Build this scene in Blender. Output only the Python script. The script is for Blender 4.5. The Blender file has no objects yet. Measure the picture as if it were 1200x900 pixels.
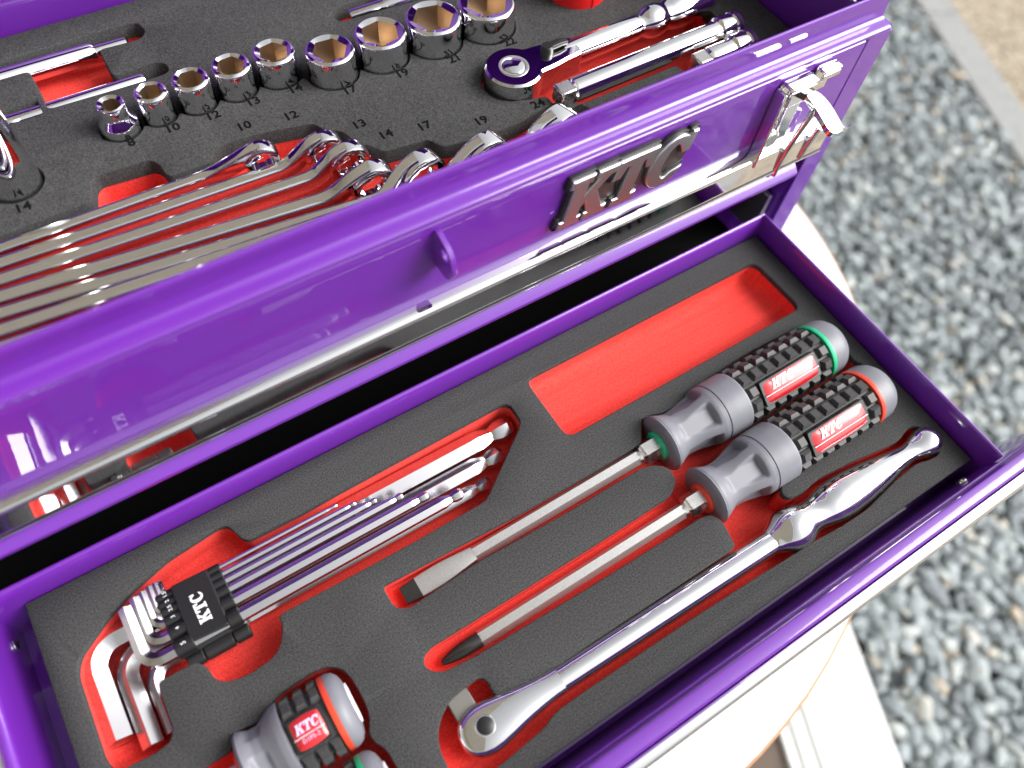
import bpy, bmesh, math, random
import numpy as np
from mathutils import Vector, Matrix, Euler
random.seed(7)
rng = np.random.default_rng(7)
MM = 0.001          # drawing unit; lowered further down to scale the tray about the camera
ZO = 0.0
sc = bpy.context.scene
col = sc.collection
R = math.radians

# ------------------------------------------------------------------ camera
cam_d = bpy.data.cameras.new('camera')
cam = bpy.data.objects.new('camera', cam_d)
col.objects.link(cam)
sc.camera = cam
cam_d.sensor_width = 36
cam_d.lens = 904.6188 / 1200 * 36
cam_d.clip_start = 0.01
cam_d.clip_end = 60
CM = Matrix(((0.84418439, 0.43618423, -0.31160235), (-0.53210979, 0.75223276, -0.38859368), (0.06489906, 0.49385139, 0.86712105)))
cam.matrix_world = Matrix.Translation((0, 0, 0.312978)) @ CM.to_4x4()
cam_d.dof.use_dof = True
cam_d.dof.focus_distance = 0.332
cam_d.dof.aperture_fstop = (cam_d.lens * MM) / 0.0052

# ------------------------------------------------------------------ light
SUN_DIR = Vector((0.68, -0.38, 0.63)).normalized()
world = bpy.data.worlds.new('World')
sc.world = world
world.use_nodes = True
wn = world.node_tree
wn.nodes.clear()
sky = wn.nodes.new('ShaderNodeTexSky')
sky.sky_type = 'NISHITA'
sky.sun_disc = False
sky.sun_elevation = math.asin(SUN_DIR.z)
sky.sun_rotation = math.atan2(SUN_DIR.x, SUN_DIR.y)
sky.air_density = 1.0
sky.dust_density = 6.0
sky.ozone_density = 1.0
hs = wn.nodes.new('ShaderNodeHueSaturation')
hs.inputs['Saturation'].default_value = 0.12
bg = wn.nodes.new('ShaderNodeBackground')
bg.inputs['Strength'].default_value = 0.15
wo = wn.nodes.new('ShaderNodeOutputWorld')
wn.links.new(sky.outputs[0], hs.inputs['Color'])
wn.links.new(hs.outputs[0], bg.inputs['Color'])
wn.links.new(bg.outputs[0], wo.inputs['Surface'])
sun_d = bpy.data.lights.new('sun', 'SUN')
sun_d.energy = 2.3
sun_d.angle = R(44)
sun_d.color = (1.0, 0.97, 0.93)
sun = bpy.data.objects.new('sun', sun_d)
col.objects.link(sun)
sun.rotation_euler = (-SUN_DIR).to_track_quat('-Z', 'Y').to_euler()
sun.location = (1, -1, 2)
sc.view_settings.view_transform = 'Standard'
sc.view_settings.look = 'None'
sc.view_settings.gamma = 1.0
sc.view_settings.use_curve_mapping = False
sc.view_settings.exposure = 0.5

# ------------------------------------------------------------------ materials
def mat(name, base, rough=0.5, metal=0.0, coat=0.0, coat_rough=0.03, spec=None):
    m = bpy.data.materials.new(name)
    m.use_nodes = True
    b = m.node_tree.nodes['Principled BSDF']
    b.inputs['Base Color'].default_value = (*base, 1)
    b.inputs['Roughness'].default_value = rough
    b.inputs['Metallic'].default_value = metal
    b.inputs['Coat Weight'].default_value = coat
    b.inputs['Coat Roughness'].default_value = coat_rough
    if spec is not None:
        b.inputs['Specular IOR Level'].default_value = spec
    return m

def grain(m, scale, lo, hi, bump=0.0, detail=3.0, dist=0.0004, p0=0.3, p1=0.7):
    nt = m.node_tree
    b = nt.nodes['Principled BSDF']
    tc = nt.nodes.new('ShaderNodeTexCoord')
    n = nt.nodes.new('ShaderNodeTexNoise')
    n.inputs['Scale'].default_value = scale
    n.inputs['Detail'].default_value = detail
    n.inputs['Roughness'].default_value = 0.65
    nt.links.new(tc.outputs['Object'], n.inputs['Vector'])
    cr = nt.nodes.new('ShaderNodeValToRGB')
    cr.color_ramp.elements[0].position = p0
    cr.color_ramp.elements[1].position = p1
    cr.color_ramp.elements[0].color = (*lo, 1)
    cr.color_ramp.elements[1].color = (*hi, 1)
    nt.links.new(n.outputs['Fac'], cr.inputs['Fac'])
    nt.links.new(cr.outputs['Color'], b.inputs['Base Color'])
    if bump:
        bp = nt.nodes.new('ShaderNodeBump')
        bp.inputs['Strength'].default_value = bump
        bp.inputs['Distance'].default_value = dist
        nt.links.new(n.outputs['Fac'], bp.inputs['Height'])
        nt.links.new(bp.outputs['Normal'], b.inputs['Normal'])
    return m

def rough_noise(m, scale, r0, r1):
    nt = m.node_tree
    b = nt.nodes['Principled BSDF']
    tc = nt.nodes.new('ShaderNodeTexCoord')
    n = nt.nodes.new('ShaderNodeTexNoise')
    n.inputs['Scale'].default_value = scale
    n.inputs['Detail'].default_value = 4
    nt.links.new(tc.outputs['Object'], n.inputs['Vector'])
    mr = nt.nodes.new('ShaderNodeMapRange')
    mr.inputs['From Min'].default_value = 0.35
    mr.inputs['From Max'].default_value = 0.7
    mr.inputs['To Min'].default_value = r0
    mr.inputs['To Max'].default_value = r1
    nt.links.new(n.outputs['Fac'], mr.inputs['Value'])
    nt.links.new(mr.outputs['Result'], b.inputs['Roughness'])
    return m

PURPLE = mat('purple_paint', (0.136, 0.0165, 0.335), 0.45, 0, 1.0, 0.015, spec=0.3)
def specks(m, pos, colr):
    for n in m.node_tree.nodes:
        if n.type == 'VALTORGB':
            e = n.color_ramp.elements.new(pos)
            e.color = (*colr, 1)
            n.color_ramp.elements.new(pos - 0.05).color = n.color_ramp.elements[1].color
FOAM = grain(mat('dark_foam', (0.04, 0.04, 0.04), 0.95, spec=0.15), 1500, (0.026, 0.026, 0.027), (0.080, 0.080, 0.081), 0.6, 2.0, 0.0004)
PURPLE.node_tree.nodes['Principled BSDF'].inputs['Coat IOR'].default_value = 1.65
def orange_peel(m, scale, strength, dist):
    nt = m.node_tree
    b = nt.nodes['Principled BSDF']
    tc = nt.nodes.new('ShaderNodeTexCoord')
    n = nt.nodes.new('ShaderNodeTexNoise')
    n.inputs['Scale'].default_value = scale
    n.inputs['Detail'].default_value = 2
    nt.links.new(tc.outputs['Object'], n.inputs['Vector'])
    bp = nt.nodes.new('ShaderNodeBump')
    bp.inputs['Strength'].default_value = strength
    bp.inputs['Distance'].default_value = dist
    nt.links.new(n.outputs['Fac'], bp.inputs['Height'])
    nt.links.new(bp.outputs['Normal'], b.inputs['Normal'])
    nt.links.new(bp.outputs['Normal'], b.inputs['Coat Normal'])
orange_peel(PURPLE, 320, 0.13, 0.00012)
def streaks(m):
    nt = m.node_tree
    b = nt.nodes['Principled BSDF']
    src = b.inputs['Base Color'].links[0].from_socket
    tc = nt.nodes.new('ShaderNodeTexCoord')
    mp = nt.nodes.new('ShaderNodeMapping')
    mp.inputs['Scale'].default_value = (14, 420, 60)
    n = nt.nodes.new('ShaderNodeTexNoise')
    n.inputs['Scale'].default_value = 1.0
    n.inputs['Detail'].default_value = 4
    nt.links.new(tc.outputs['Object'], mp.inputs['Vector'])
    nt.links.new(mp.outputs['Vector'], n.inputs['Vector'])
    mr = nt.nodes.new('ShaderNodeMapRange')
    mr.inputs['From Min'].default_value = 0.3
    mr.inputs['From Max'].default_value = 0.7
    mr.inputs['To Min'].default_value = 0.88
    mr.inputs['To Max'].default_value = 1.08
    nt.links.new(n.outputs['Fac'], mr.inputs['Value'])
    mx = nt.nodes.new('ShaderNodeMix')
    mx.data_type = 'RGBA'
    mx.blend_type = 'MULTIPLY'
    mx.inputs['Factor'].default_value = 1
    nt.links.new(src, mx.inputs[6])
    nt.links.new(mr.outputs['Result'], mx.inputs[7])
    nt.links.new(mx.outputs[2], b.inputs['Base Color'])
specks(FOAM, 0.85, (0.22, 0.22, 0.22))
RED = grain(mat('red_foam', (0.7, 0.02, 0.015), 0.9, spec=0.15), 1300, (0.70, 0.04, 0.034), (0.9, 0.09, 0.074), 0.5, 2.0, 0.0003)
streaks(RED)
CHROME = rough_noise(mat('chrome', (0.82, 0.82, 0.83), 0.04, 1.0), 90, 0.02, 0.07)
STEEL = rough_noise(mat('satin_steel', (0.72, 0.71, 0.69), 0.25, 1.0), 400, 0.18, 0.34)
KEYSTEEL = mat('plated_key_steel', (0.66, 0.65, 0.67), 0.2, 1.0)
BLADE = grain(mat('sandblasted_steel', (0.5, 0.5, 0.49), 0.42, 0.9), 2500, (0.50, 0.50, 0.49), (0.70, 0.70, 0.69), 0.3, 2, 0.0001)
BLADE.node_tree.nodes['Principled BSDF'].inputs['Metallic'].default_value = 0.9
DULL = mat('dull_drive_steel', (0.30, 0.29, 0.27), 0.4, 0.9)
DARKTIP = mat('blackened_tip', (0.05, 0.048, 0.045), 0.38, 0.6)
GREYPL = mat('grey_plastic', (0.18, 0.184, 0.212), 0.42, 0, 0, spec=0.4)
RUBBER = mat('black_rubber', (0.05, 0.05, 0.051), 0.5, spec=0.45)
BLACKPL = mat('black_plastic', (0.012, 0.012, 0.013), 0.35)
GREEN = mat('green_ring', (0.02, 0.50, 0.24), 0.35)
REDRING = mat('red_ring', (0.80, 0.07, 0.035), 0.35)
BADGE = mat('red_badge_resin', (0.55, 0.012, 0.02), 0.3, 0.25, 1.0, 0.02)
WHITE = mat('white_print', (0.85, 0.85, 0.88), 0.5)
LILAC = mat('lilac_print', (0.62, 0.52, 0.80), 0.45)
PRINT = mat('dark_print', (0.010, 0.010, 0.010), 1.0, spec=0.0)
TABLEW = mat('white_laminate', (0.84, 0.84, 0.83), 0.35)
BROWN = mat('table_edge_wood', (0.45, 0.24, 0.12), 0.5)
ZINC = mat('zinc_plate', (0.45, 0.46, 0.47), 0.4, 1.0)
INSHADE = mat('interior_shade', (0.004, 0.004, 0.0045), 0.9, spec=0.1)  # near-black colour paints the shade seen through the drawer opening
SOCKIN = mat('socket_inner_steel', (0.60, 0.49, 0.38), 0.33, 1.0)
REDPL = mat('red_plastic', (0.75, 0.015, 0.015), 0.3)
EMBCHR = mat('emblem_chrome', (0.60, 0.60, 0.62), 0.34, 1.0)
EMBBASE = mat('emblem_base', (0.008, 0.008, 0.009), 0.55)
WHITEPT = mat('white_painted_metal', (0.82, 0.83, 0.82), 0.4)
ALU = mat('aluminium', (0.7, 0.7, 0.68), 0.3, 1.0)
FLOORM = grain(mat('dark_floor', (0.08, 0.05, 0.035), 0.5), 14, (0.05, 0.03, 0.02), (0.12, 0.075, 0.05))
CONC = grain(mat('concrete', (0.36, 0.37, 0.37), 0.85), 60, (0.24, 0.245, 0.245), (0.33, 0.335, 0.335), 0.4, 6, 0.001)
PLASTER = grain(mat('beige_plaster', (0.6, 0.57, 0.5), 0.9), 9, (0.70, 0.69, 0.63), (0.76, 0.75, 0.69), 0.2)
SOIL = grain(mat('dark_soil', (0.05, 0.05, 0.05), 0.9), 80, (0.09, 0.10, 0.105), (0.16, 0.175, 0.18), 0.3)

def pebble_material():
    m = mat('river_pebble', (0.2, 0.22, 0.23), 0.6)
    nt = m.node_tree
    b = nt.nodes['Principled BSDF']
    g = nt.nodes.new('ShaderNodeNewGeometry')
    cr = nt.nodes.new('ShaderNodeValToRGB')
    els = [(0.0, (0.15, 0.17, 0.185)), (0.22, (0.21, 0.24, 0.255)), (0.45, (0.28, 0.315, 0.325)), (0.62, (0.225, 0.26, 0.28)),
           (0.8, (0.34, 0.38, 0.38)), (0.95, (0.42, 0.445, 0.435)), (0.975, (0.38, 0.32, 0.24)), (1.0, (0.42, 0.37, 0.29))]
    cr.color_ramp.elements[0].position = els[0][0]
    cr.color_ramp.elements[0].color = (*els[0][1], 1)
    cr.color_ramp.elements[1].position = els[-1][0]
    cr.color_ramp.elements[1].color = (*els[-1][1], 1)
    for p, c in els[1:-1]:
        e = cr.color_ramp.elements.new(p)
        e.color = (*c, 1)
    nt.links.new(g.outputs['Random Per Island'], cr.inputs['Fac'])
    tc = nt.nodes.new('ShaderNodeTexCoord')
    n = nt.nodes.new('ShaderNodeTexNoise')
    n.inputs['Scale'].default_value = 120
    n.inputs['Detail'].default_value = 5
    nt.links.new(tc.outputs['Object'], n.inputs['Vector'])
    mr = nt.nodes.new('ShaderNodeMapRange')
    mr.inputs['To Min'].default_value = 0.7
    mr.inputs['To Max'].default_value = 1.35
    nt.links.new(n.outputs['Fac'], mr.inputs['Value'])
    mx = nt.nodes.new('ShaderNodeMix')
    mx.data_type = 'RGBA'
    mx.blend_type = 'MULTIPLY'
    mx.inputs['Factor'].default_value = 1
    nt.links.new(cr.outputs['Color'], mx.inputs[6])
    nt.links.new(mr.outputs['Result'], mx.inputs[7])
    nt.links.new(mx.outputs[2], b.inputs['Base Color'])
    return m
PEBBLE = pebble_material()

def aggregate_material():
    m = mat('exposed_aggregate', (0.4, 0.34, 0.26), 0.8)
    nt = m.node_tree
    b = nt.nodes['Principled BSDF']
    tc = nt.nodes.new('ShaderNodeTexCoord')
    v = nt.nodes.new('ShaderNodeTexVoronoi')
    v.inputs['Scale'].default_value = 95
    nt.links.new(tc.outputs['Object'], v.inputs['Vector'])
    sp = nt.nodes.new('ShaderNodeSeparateColor')
    nt.links.new(v.outputs['Color'], sp.inputs[0])
    cr = nt.nodes.new('ShaderNodeValToRGB')
    cr.color_ramp.elements[0].color = (0.17, 0.135, 0.095, 1)
    cr.color_ramp.elements[1].color = (0.46, 0.40, 0.31, 1)
    e = cr.color_ramp.elements.new(0.5)
    e.color = (0.32, 0.265, 0.19, 1)
    nt.links.new(sp.outputs[0], cr.inputs['Fac'])
    nt.links.new(cr.outputs['Color'], b.inputs['Base Color'])
    bp = nt.nodes.new('ShaderNodeBump')
    bp.invert = True
    bp.inputs['Strength'].default_value = 0.8
    bp.inputs['Distance'].default_value = 0.006
    nt.links.new(v.outputs['Distance'], bp.inputs['Height'])
    nt.links.new(bp.outputs['Normal'], b.inputs['Normal'])
    return m
AGG = aggregate_material()

# ------------------------------------------------------------------ helpers (millimetres in, metres out)
def mk(name, verts, faces, m, parent=None, sharp=35, loc=None, rot=None, bevel=0, fmats=None, mats=None):
    me = bpy.data.meshes.new(name)
    me.from_pydata([(v[0] * MM, v[1] * MM, v[2] * MM) for v in verts], [], faces)
    for mm in (mats or [m]):
        me.materials.append(mm)
    if fmats:
        for p, i in zip(me.polygons, fmats):
            p.material_index = i
    bm = bmesh.new()
    bm.from_mesh(me)
    bmesh.ops.recalc_face_normals(bm, faces=bm.faces)
    bm.to_mesh(me)
    bm.free()
    if sharp:
        me.polygons.foreach_set('use_smooth', [True] * len(me.polygons))
        me.set_sharp_from_angle(angle=R(sharp))
    o = bpy.data.objects.new(name, me)
    col.objects.link(o)
    if parent:
        o.parent = parent
    if loc:
        o.location = [c * MM for c in loc]
    if rot:
        o.rotation_euler = rot
    if bevel:
        b = o.modifiers.new('bevel', 'BEVEL')
        b.width = bevel * MM
        b.segments = 2
        b.limit_method = 'ANGLE'
        b.angle_limit = R(40)
    return o

def thing(name, label, cat, loc=(0, 0, 0), rot=None, group=None):
    o = bpy.data.objects.new(name, None)
    col.objects.link(o)
    o.empty_display_size = 0.01
    o.location = (loc[0] * MM, loc[1] * MM, loc[2] * MM + ZO)
    if rot:
        o.rotation_euler = rot
    o['label'] = label
    o['category'] = cat
    if group:
        o['group'] = group
    return o

class MB:
    def __init__(self):
        self.v = []
        self.f = []
    def add(self, vf):
        v, f = vf
        n = len(self.v)
        self.v += list(v)
        self.f += [tuple(i + n for i in q) for q in f]
        return self
    def build(self, name, m, parent=None, **k):
        return mk(name, self.v, self.f, m, parent, **k)

def box(x0, x1, y0, y1, z0, z1):
    v = [(x0, y0, z0), (x1, y0, z0), (x1, y1, z0), (x0, y1, z0), (x0, y0, z1), (x1, y0, z1), (x1, y1, z1), (x0, y1, z1)]
    f = [(0, 3, 2, 1), (4, 5, 6, 7), (0, 1, 5, 4), (1, 2, 6, 5), (2, 3, 7, 6), (3, 0, 4, 7)]
    return v, f

def extr_x(prof, x0, x1):
    n = len(prof)
    v = [(x0, y, z) for y, z in prof] + [(x1, y, z) for y, z in prof]
    f = [(i, (i + 1) % n, n + (i + 1) % n, n + i) for i in range(n)]
    f += [tuple(range(n)), tuple(range(2 * n - 1, n - 1, -1))]
    return v, f

def thick(line, t):
    """closed profile from an open polyline and a sheet thickness (offset to the left)"""
    pts = [Vector(p) for p in line]
    off = []
    for i, p in enumerate(pts):
        d0 = (pts[i] - pts[i - 1]).normalized() if i else None
        d1 = (pts[i + 1] - pts[i]).normalized() if i < len(pts) - 1 else None
        d0 = d0 or d1
        d1 = d1 or d0
        n0 = Vector((-d0.y, d0.x))
        n1 = Vector((-d1.y, d1.x))
        n = (n0 + n1)
        n = n.normalized() / max(0.35, n.normalized().dot(n1)) if n.length > 1e-6 else n1
        off.append(p + n * t)
    return [tuple(p) for p in pts] + [tuple(p) for p in reversed(off)]

def smooth_open(pts, it=2):
    """corner cutting on an open polyline"""
    for _ in range(it):
        q = [pts[0]]
        for a, b in zip(pts, pts[1:]):
            q.append(tuple(a[i] * .75 + b[i] * .25 for i in range(len(a))))
            q.append(tuple(a[i] * .25 + b[i] * .75 for i in range(len(a))))
        q.append(pts[-1])
        pts = q
    return pts

def fillet(poly, r, seg=4):
    out = []
    n = len(poly)
    for i in range(n):
        p = Vector(poly[i])
        a = Vector(poly[i - 1])
        b = Vector(poly[(i + 1) % n])
        la, lb = (a - p).length, (b - p).length
        d = min(r, 0.45 * la, 0.45 * lb)
        ang = (a - p).angle(b - p) if la > 1e-6 and lb > 1e-6 else math.pi
        if d < 0.05 or ang > R(176):
            out.append((p.x, p.y))
            continue
        s = p + (a - p) / la * d
        e = p + (b - p) / lb * d
        for k in range(seg + 1):
            t = k / seg
            q = s * (1 - t) ** 2 + p * 2 * t * (1 - t) + e * t * t
            out.append((q.x, q.y))
    return out

def area(poly):
    return 0.5 * sum(poly[i - 1][0] * poly[i][1] - poly[i][0] * poly[i - 1][1] for i in range(len(poly)))

def ccw(poly):
    return poly if area(poly) > 0 else poly[::-1]

def offset(poly, d):
    """grow a counter-clockwise polygon by d (negative shrinks)"""
    n = len(poly)
    out = []
    for i in range(n):
        p = Vector(poly[i])
        a = (p - Vector(poly[i - 1]))
        b = (Vector(poly[(i + 1) % n]) - p)
        a = a.normalized() if a.length > 1e-9 else b.normalized()
        b = b.normalized() if b.length > 1e-9 else a
        na = Vector((a.y, -a.x))
        nb = Vector((b.y, -b.x))
        m = na + nb
        if m.length < 1e-6:
            m = na
        m.normalize()
        s = d / max(0.5, m.dot(nb))
        out.append((p.x + m.x * s, p.y + m.y * s))
    return out

def fill2d(loops, z=0.0):
    """triangulated plane with holes: loops[0] outer, the rest holes; z number or one function of x and y"""
    bm = bmesh.new()
    es = []
    for lp in loops:
        vs = [bm.verts.new((x, y, 0)) for x, y in lp]
        for i in range(len(vs)):
            es.append(bm.edges.new((vs[i - 1], vs[i])))
    bmesh.ops.triangle_fill(bm, use_beauty=True, use_dissolve=False, edges=es, normal=(0, 0, 1))
    bm.verts.index_update()
    zf = z if callable(z) else (lambda x, y: z)
    v = [(q.co.x, q.co.y, zf(q.co.x, q.co.y)) for q in bm.verts]
    f = [tuple(w.index for w in q.verts) for q in bm.faces]
    bm.free()
    return v, f

def strip(l0, z0, l1, z1):
    n = len(l0)
    g0 = z0 if callable(z0) else (lambda x, y: z0)
    g1 = z1 if callable(z1) else (lambda x, y: z1)
    v = [(x, y, g0(x, y)) for x, y in l0] + [(x, y, g1(x, y)) for x, y in l1]
    f = [(i, (i + 1) % n, n + (i + 1) % n, n + i) for i in range(n)]
    return v, f

def prism(poly, z0, z1, cham=0.0, bottom=True):
    poly = ccw(poly)
    mb = MB()
    if cham:
        ins = offset(poly, -cham)
        mb.add(strip(poly, z0, poly, z1 - cham))
        mb.add(strip(poly, z1 - cham, ins, z1))
        mb.add(fill2d([ins], z1))
    else:
        mb.add(strip(poly, z0, poly, z1))
        mb.add(fill2d([poly], z1))
    if bottom:
        mb.add(fill2d([poly], z0))
    return weld(mb.v, mb.f)

def weld(v, f, d=1e-4):
    key = {}
    mp = []
    out = []
    for p in v:
        k = (round(p[0] / d), round(p[1] / d), round(p[2] / d))
        if k not in key:
            key[k] = len(out)
            out.append(p)
        mp.append(key[k])
    ff = []
    for q in f:
        q2 = []
        for i in q:
            if not q2 or q2[-1] != mp[i]:
                q2.append(mp[i])
        if len(q2) > 2 and q2[0] == q2[-1]:
            q2.pop()
        if len(set(q2)) > 2 and len(set(q2)) == len(q2):
            ff.append(tuple(q2))
    return out, ff

def lathe(prof, n=32, mod=None, cap=True):
    """turn a profile of (x, r) about the local X axis; mod(x, angle, r) may reshape it"""
    v = []
    f = []
    for x, r in prof:
        for k in range(n):
            a = 2 * math.pi * k / n
            rr = mod(x, a, r) if mod else r
            v.append((x, -math.sin(a) * rr, math.cos(a) * rr))      # angle 0 points up, growing towards -y
    m = len(prof)
    for i in range(m - 1):
        for k in range(n):
            k2 = (k + 1) % n
            f.append((i * n + k, i * n + k2, (i + 1) * n + k2, (i + 1) * n + k))
    if cap:
        f.append(tuple(range(n)))
        f.append(tuple((m - 1) * n + k for k in range(n - 1, -1, -1)))
    return v, f

def upright(vf):
    """turn a lathe about X into one about Z"""
    v, f = vf
    return [(p[1], p[2], p[0]) for p in v], f

def ngon(r_in, n=6, rot=0.0):
    r = r_in / math.cos(math.pi / n)
    return [(r * math.cos(rot + 2 * math.pi * k / n), r * math.sin(rot + 2 * math.pi * k / n)) for k in range(n)]

def rrect(w, h, r, seg=4):
    return fillet([(-w / 2, -h / 2), (w / 2, -h / 2), (w / 2, h / 2), (-w / 2, h / 2)], r, seg)

def sweep(path, sec, scales=None, cap=True):
    """sweep a (side, up) section along a 3D path, keeping 'up' as near to Z as it can be"""
    P = [Vector(p) for p in path]
    n = len(sec)
    v = []
    f = []
    for i, p in enumerate(P):
        t = (P[min(i + 1, len(P) - 1)] - P[max(i - 1, 0)]).normalized()
        side = Vector((0, 0, 1)).cross(t)
        if side.length < 1e-6:
            side = Vector((1, 0, 0))
        side.normalize()
        up = t.cross(side)
        s = scales[i] if scales else 1
        su, sv = s if isinstance(s, tuple) else (s, s)
        for a, b in sec:
            q = p + side * a * su + up * b * sv
            v.append(tuple(q))
    for i in range(len(P) - 1):
        for k in range(n):
            k2 = (k + 1) % n
            f.append((i * n + k, i * n + k2, (i + 1) * n + k2, (i + 1) * n + k))
    if cap:
        f.append(tuple(range(n)))
        f.append(tuple((len(P) - 1) * n + k for k in range(n - 1, -1, -1)))
    return v, f

def xf(vf, o, ux, uy, un):
    o, ux, uy, un = Vector(o), Vector(ux), Vector(uy), Vector(un)
    v, f = vf
    return [tuple(o + ux * p[0] + uy * p[1] + un * p[2]) for p in v], f

# slab-serif capitals, unit height
LET_K = [(0, 0), (.44, 0), (.44, .13), (.36, .13), (.36, .36), (.46, .47), (.62, .13), (.55, .13), (.55, 0), (1.02, 0), (1.02, .13), (.93, .13), (.63, .62), (.86, .87),
         (.97, .87), (.97, 1), (.56, 1), (.56, .87), (.62, .87), (.36, .57), (.36, .87), (.44, .87), (.44, 1), (0, 1), (0, .87), (.09, .87), (.09, .13), (0, .13)]
LET_T = [(.2, 0), (.72, 0), (.72, .13), (.60, .13), (.60, .85), (.69, .85), (.76, .64), (.90, .64), (.88, 1), (.03, 1), (.0, .64), (.14, .64), (.22, .85), (.32, .85), (.32, .13), (.2, .13)]
def let_c():
    o = []
    for k in range(15):
        a = R(42 + (318 - 42) * k / 14)
        o.append((.47 + .47 * math.cos(a), .5 + .52 * math.sin(a)))
    o2 = []
    for k in range(13):
        a = R(308 - (308 - 60) * k / 12)
        o2.append((.50 + .20 * math.cos(a), .5 + .37 * math.sin(a)))
    return o + [(.86, .26)] + o2 + [(.70, .68), (.74, .62), (.88, .62), (.88, 1.0), (.80, 1.0), (.78, .93)]
LET_C = let_c()
def ktc(h, slant=0.0, gap=0.06, widen=1.0):
    out = []
    x = 0
    for L, w in ((LET_K, 1.0), (LET_T, .9), (LET_C, .94)):
        out.append([((px * widen + x + py * slant) * h, py * h) for px, py in L])
        x += (w + gap) * widen
    return out

def letters(parent, o, ux, uy, un, h, m, slant=0.0, depth=0.12, lift=0.0, gap=0.06, widen=1.0, cham=0.0, name='letter', fat=0.0):
    for p in ktc(h, slant, gap, widen):
        if fat:
            p = offset(ccw(p), fat)
        vf = prism(p, lift, lift + depth, cham)
        mk(name, *xf(vf, o, ux, uy, un), m, parent, sharp=30)

def text(name, s, size, o, ux, uy, m, parent, depth=0.05, lift=0.0, center=True, bold=0.0):
    c = bpy.data.curves.new(name, 'FONT')
    c.body = s
    c.size = size
    c.extrude = depth / 2
    c.offset = bold
    c.resolution_u = 2
    if center:
        c.align_x = 'CENTER'
        c.align_y = 'CENTER'
    t = bpy.data.objects.new(name, c)
    col.objects.link(t)
    bpy.context.view_layer.update()
    me = bpy.data.meshes.new_from_object(t.evaluated_get(bpy.context.evaluated_depsgraph_get()))
    v = [tuple(q.co) for q in me.vertices]
    f = [tuple(p.vertices) for p in me.polygons]
    bpy.data.objects.remove(t)
    bpy.data.meshes.remove(me)
    un = Vector(ux).cross(Vector(uy))
    return mk(name, *xf((v, f), Vector(o) + un * lift, ux, uy, un), m, parent, sharp=0)

# ================================================================== the setting
GZ = -850.0
def plane(name, pts, z, m):
    o = mk(name, [(x, y, z) for x, y in pts], [tuple(range(len(pts)))], m, sharp=0)
    o['kind'] = 'structure'
    return o
plane('ground', [(-9000, -9000), (9000, -9000), (9000, 9000), (-9000, 9000)], GZ - 32, SOIL)
# kerb line: inner edge runs along direction KD through KP
KD = Vector((211, 487, 0)).normalized()
KN = Vector((KD.y, -KD.x, 0))
KP = Vector((1805, 703, 0))
def kpt(s, d):
    q = KP + KD * s + KN * d
    return (q.x, q.y)
plane('path', [kpt(-5000, 95), kpt(-5000, 6000), kpt(6000, 6000), kpt(6000, 95)], GZ - 4, AGG)
kerb = bpy.data.objects.new('kerb', None)
col.objects.link(kerb)
kerb['kind'] = 'structure'
kj = 218.0
for i in range(-4, 5):
    s0, s1 = kj + i * 600 + 2, kj + (i + 1) * 600 - 2
    poly = [kpt(s0, 0), kpt(s1, 0), kpt(s1, 93), kpt(s0, 93)]
    mk('kerb_stone', *prism(poly, GZ - 60, GZ + 6, 4), CONC, kerb)

TD = Vector((0.382, 0.924, 0))
TN = Vector((TD.y, -TD.x, 0))
def pebbles():
    def ico(sub):
        bm = bmesh.new()
        bmesh.ops.create_icosphere(bm, subdivisions=sub, radius=1)
        v = np.array([q.co[:] for q in bm.verts])
        bm.verts.index_update()
        f = np.array([[w.index for w in q.verts] for q in bm.faces])
        bm.free()
        return v, f
    lo, hi = ico(1), ico(2)
    V, F = [], []
    n = 0
    def place(p, s, z, base):
        nonlocal n
        v, f = base
        sz = np.array([s * rng.uniform(1.05, 1.65), s * rng.uniform(.7, 1.0), s * rng.uniform(.34, .6)])
        e = rng.uniform(0.75, 1.0)
        w = np.sign(v) * np.abs(v) ** e
        w = w + 0.10 * np.sin(v @ rng.normal(size=(3, 3)) * 1.6 + rng.uniform(0, 6, 3))
        w = w * sz
        tilt = Euler((rng.normal(0, .24), rng.normal(0, .24), rng.uniform(0, 6.283)), 'XYZ').to_matrix()
        # spin first, then tilt
        w = w @ np.array(Euler((0, 0, rng.uniform(0, 6.28))).to_matrix()).T @ np.array(tilt).T
        w = w + np.array([p[0], p[1], z])
        V.append(w)
        F.append(f + n)
        n += len(v)
    step = 16.5
    # hexagonal jittered grid between the threshold and the kerb, two layers
    for layer, (zz, sd) in enumerate(((-15.0, 0), (-3.0, 1))):
        nx = int(2600 / step)
        for i in range(nx):
            for j in range(nx):
                s = -1500 + i * step + rng.uniform(-8, 8) + layer * 10
                d = -2000 + j * step + rng.uniform(-8, 8) + layer * 10
                if d > -6:
                    continue
                q = KP + KD * s + KN * d
                # visible wedge only, with a margin
                if q.x < 380 or q.y < -700 or q.y > 1350:
                    continue
                if q.x < 520 + 0.36 * (q.y + 100) - 60:
                    continue
                if (q - Vector((634, -97, 0))).dot(TN) < 14:
                    continue
                near = math.hypot(q.x, q.y) < 1050
                place((q.x, q.y), float(np.clip(rng.lognormal(math.log(10.2), .27), 5.5, 18)), GZ + zz + rng.uniform(-5, 5), hi if near else lo)
    V = np.concatenate(V)
    F = np.concatenate(F)
    me = bpy.data.meshes.new('pebbles')
    me.from_pydata((V * MM).tolist(), [], F.tolist())
    me.polygons.foreach_set('use_smooth', [True] * len(me.polygons))
    me.materials.append(PEBBLE)
    o = bpy.data.objects.new('pebbles', me)
    col.objects.link(o)
    o['kind'] = 'stuff'
pebbles()

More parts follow.
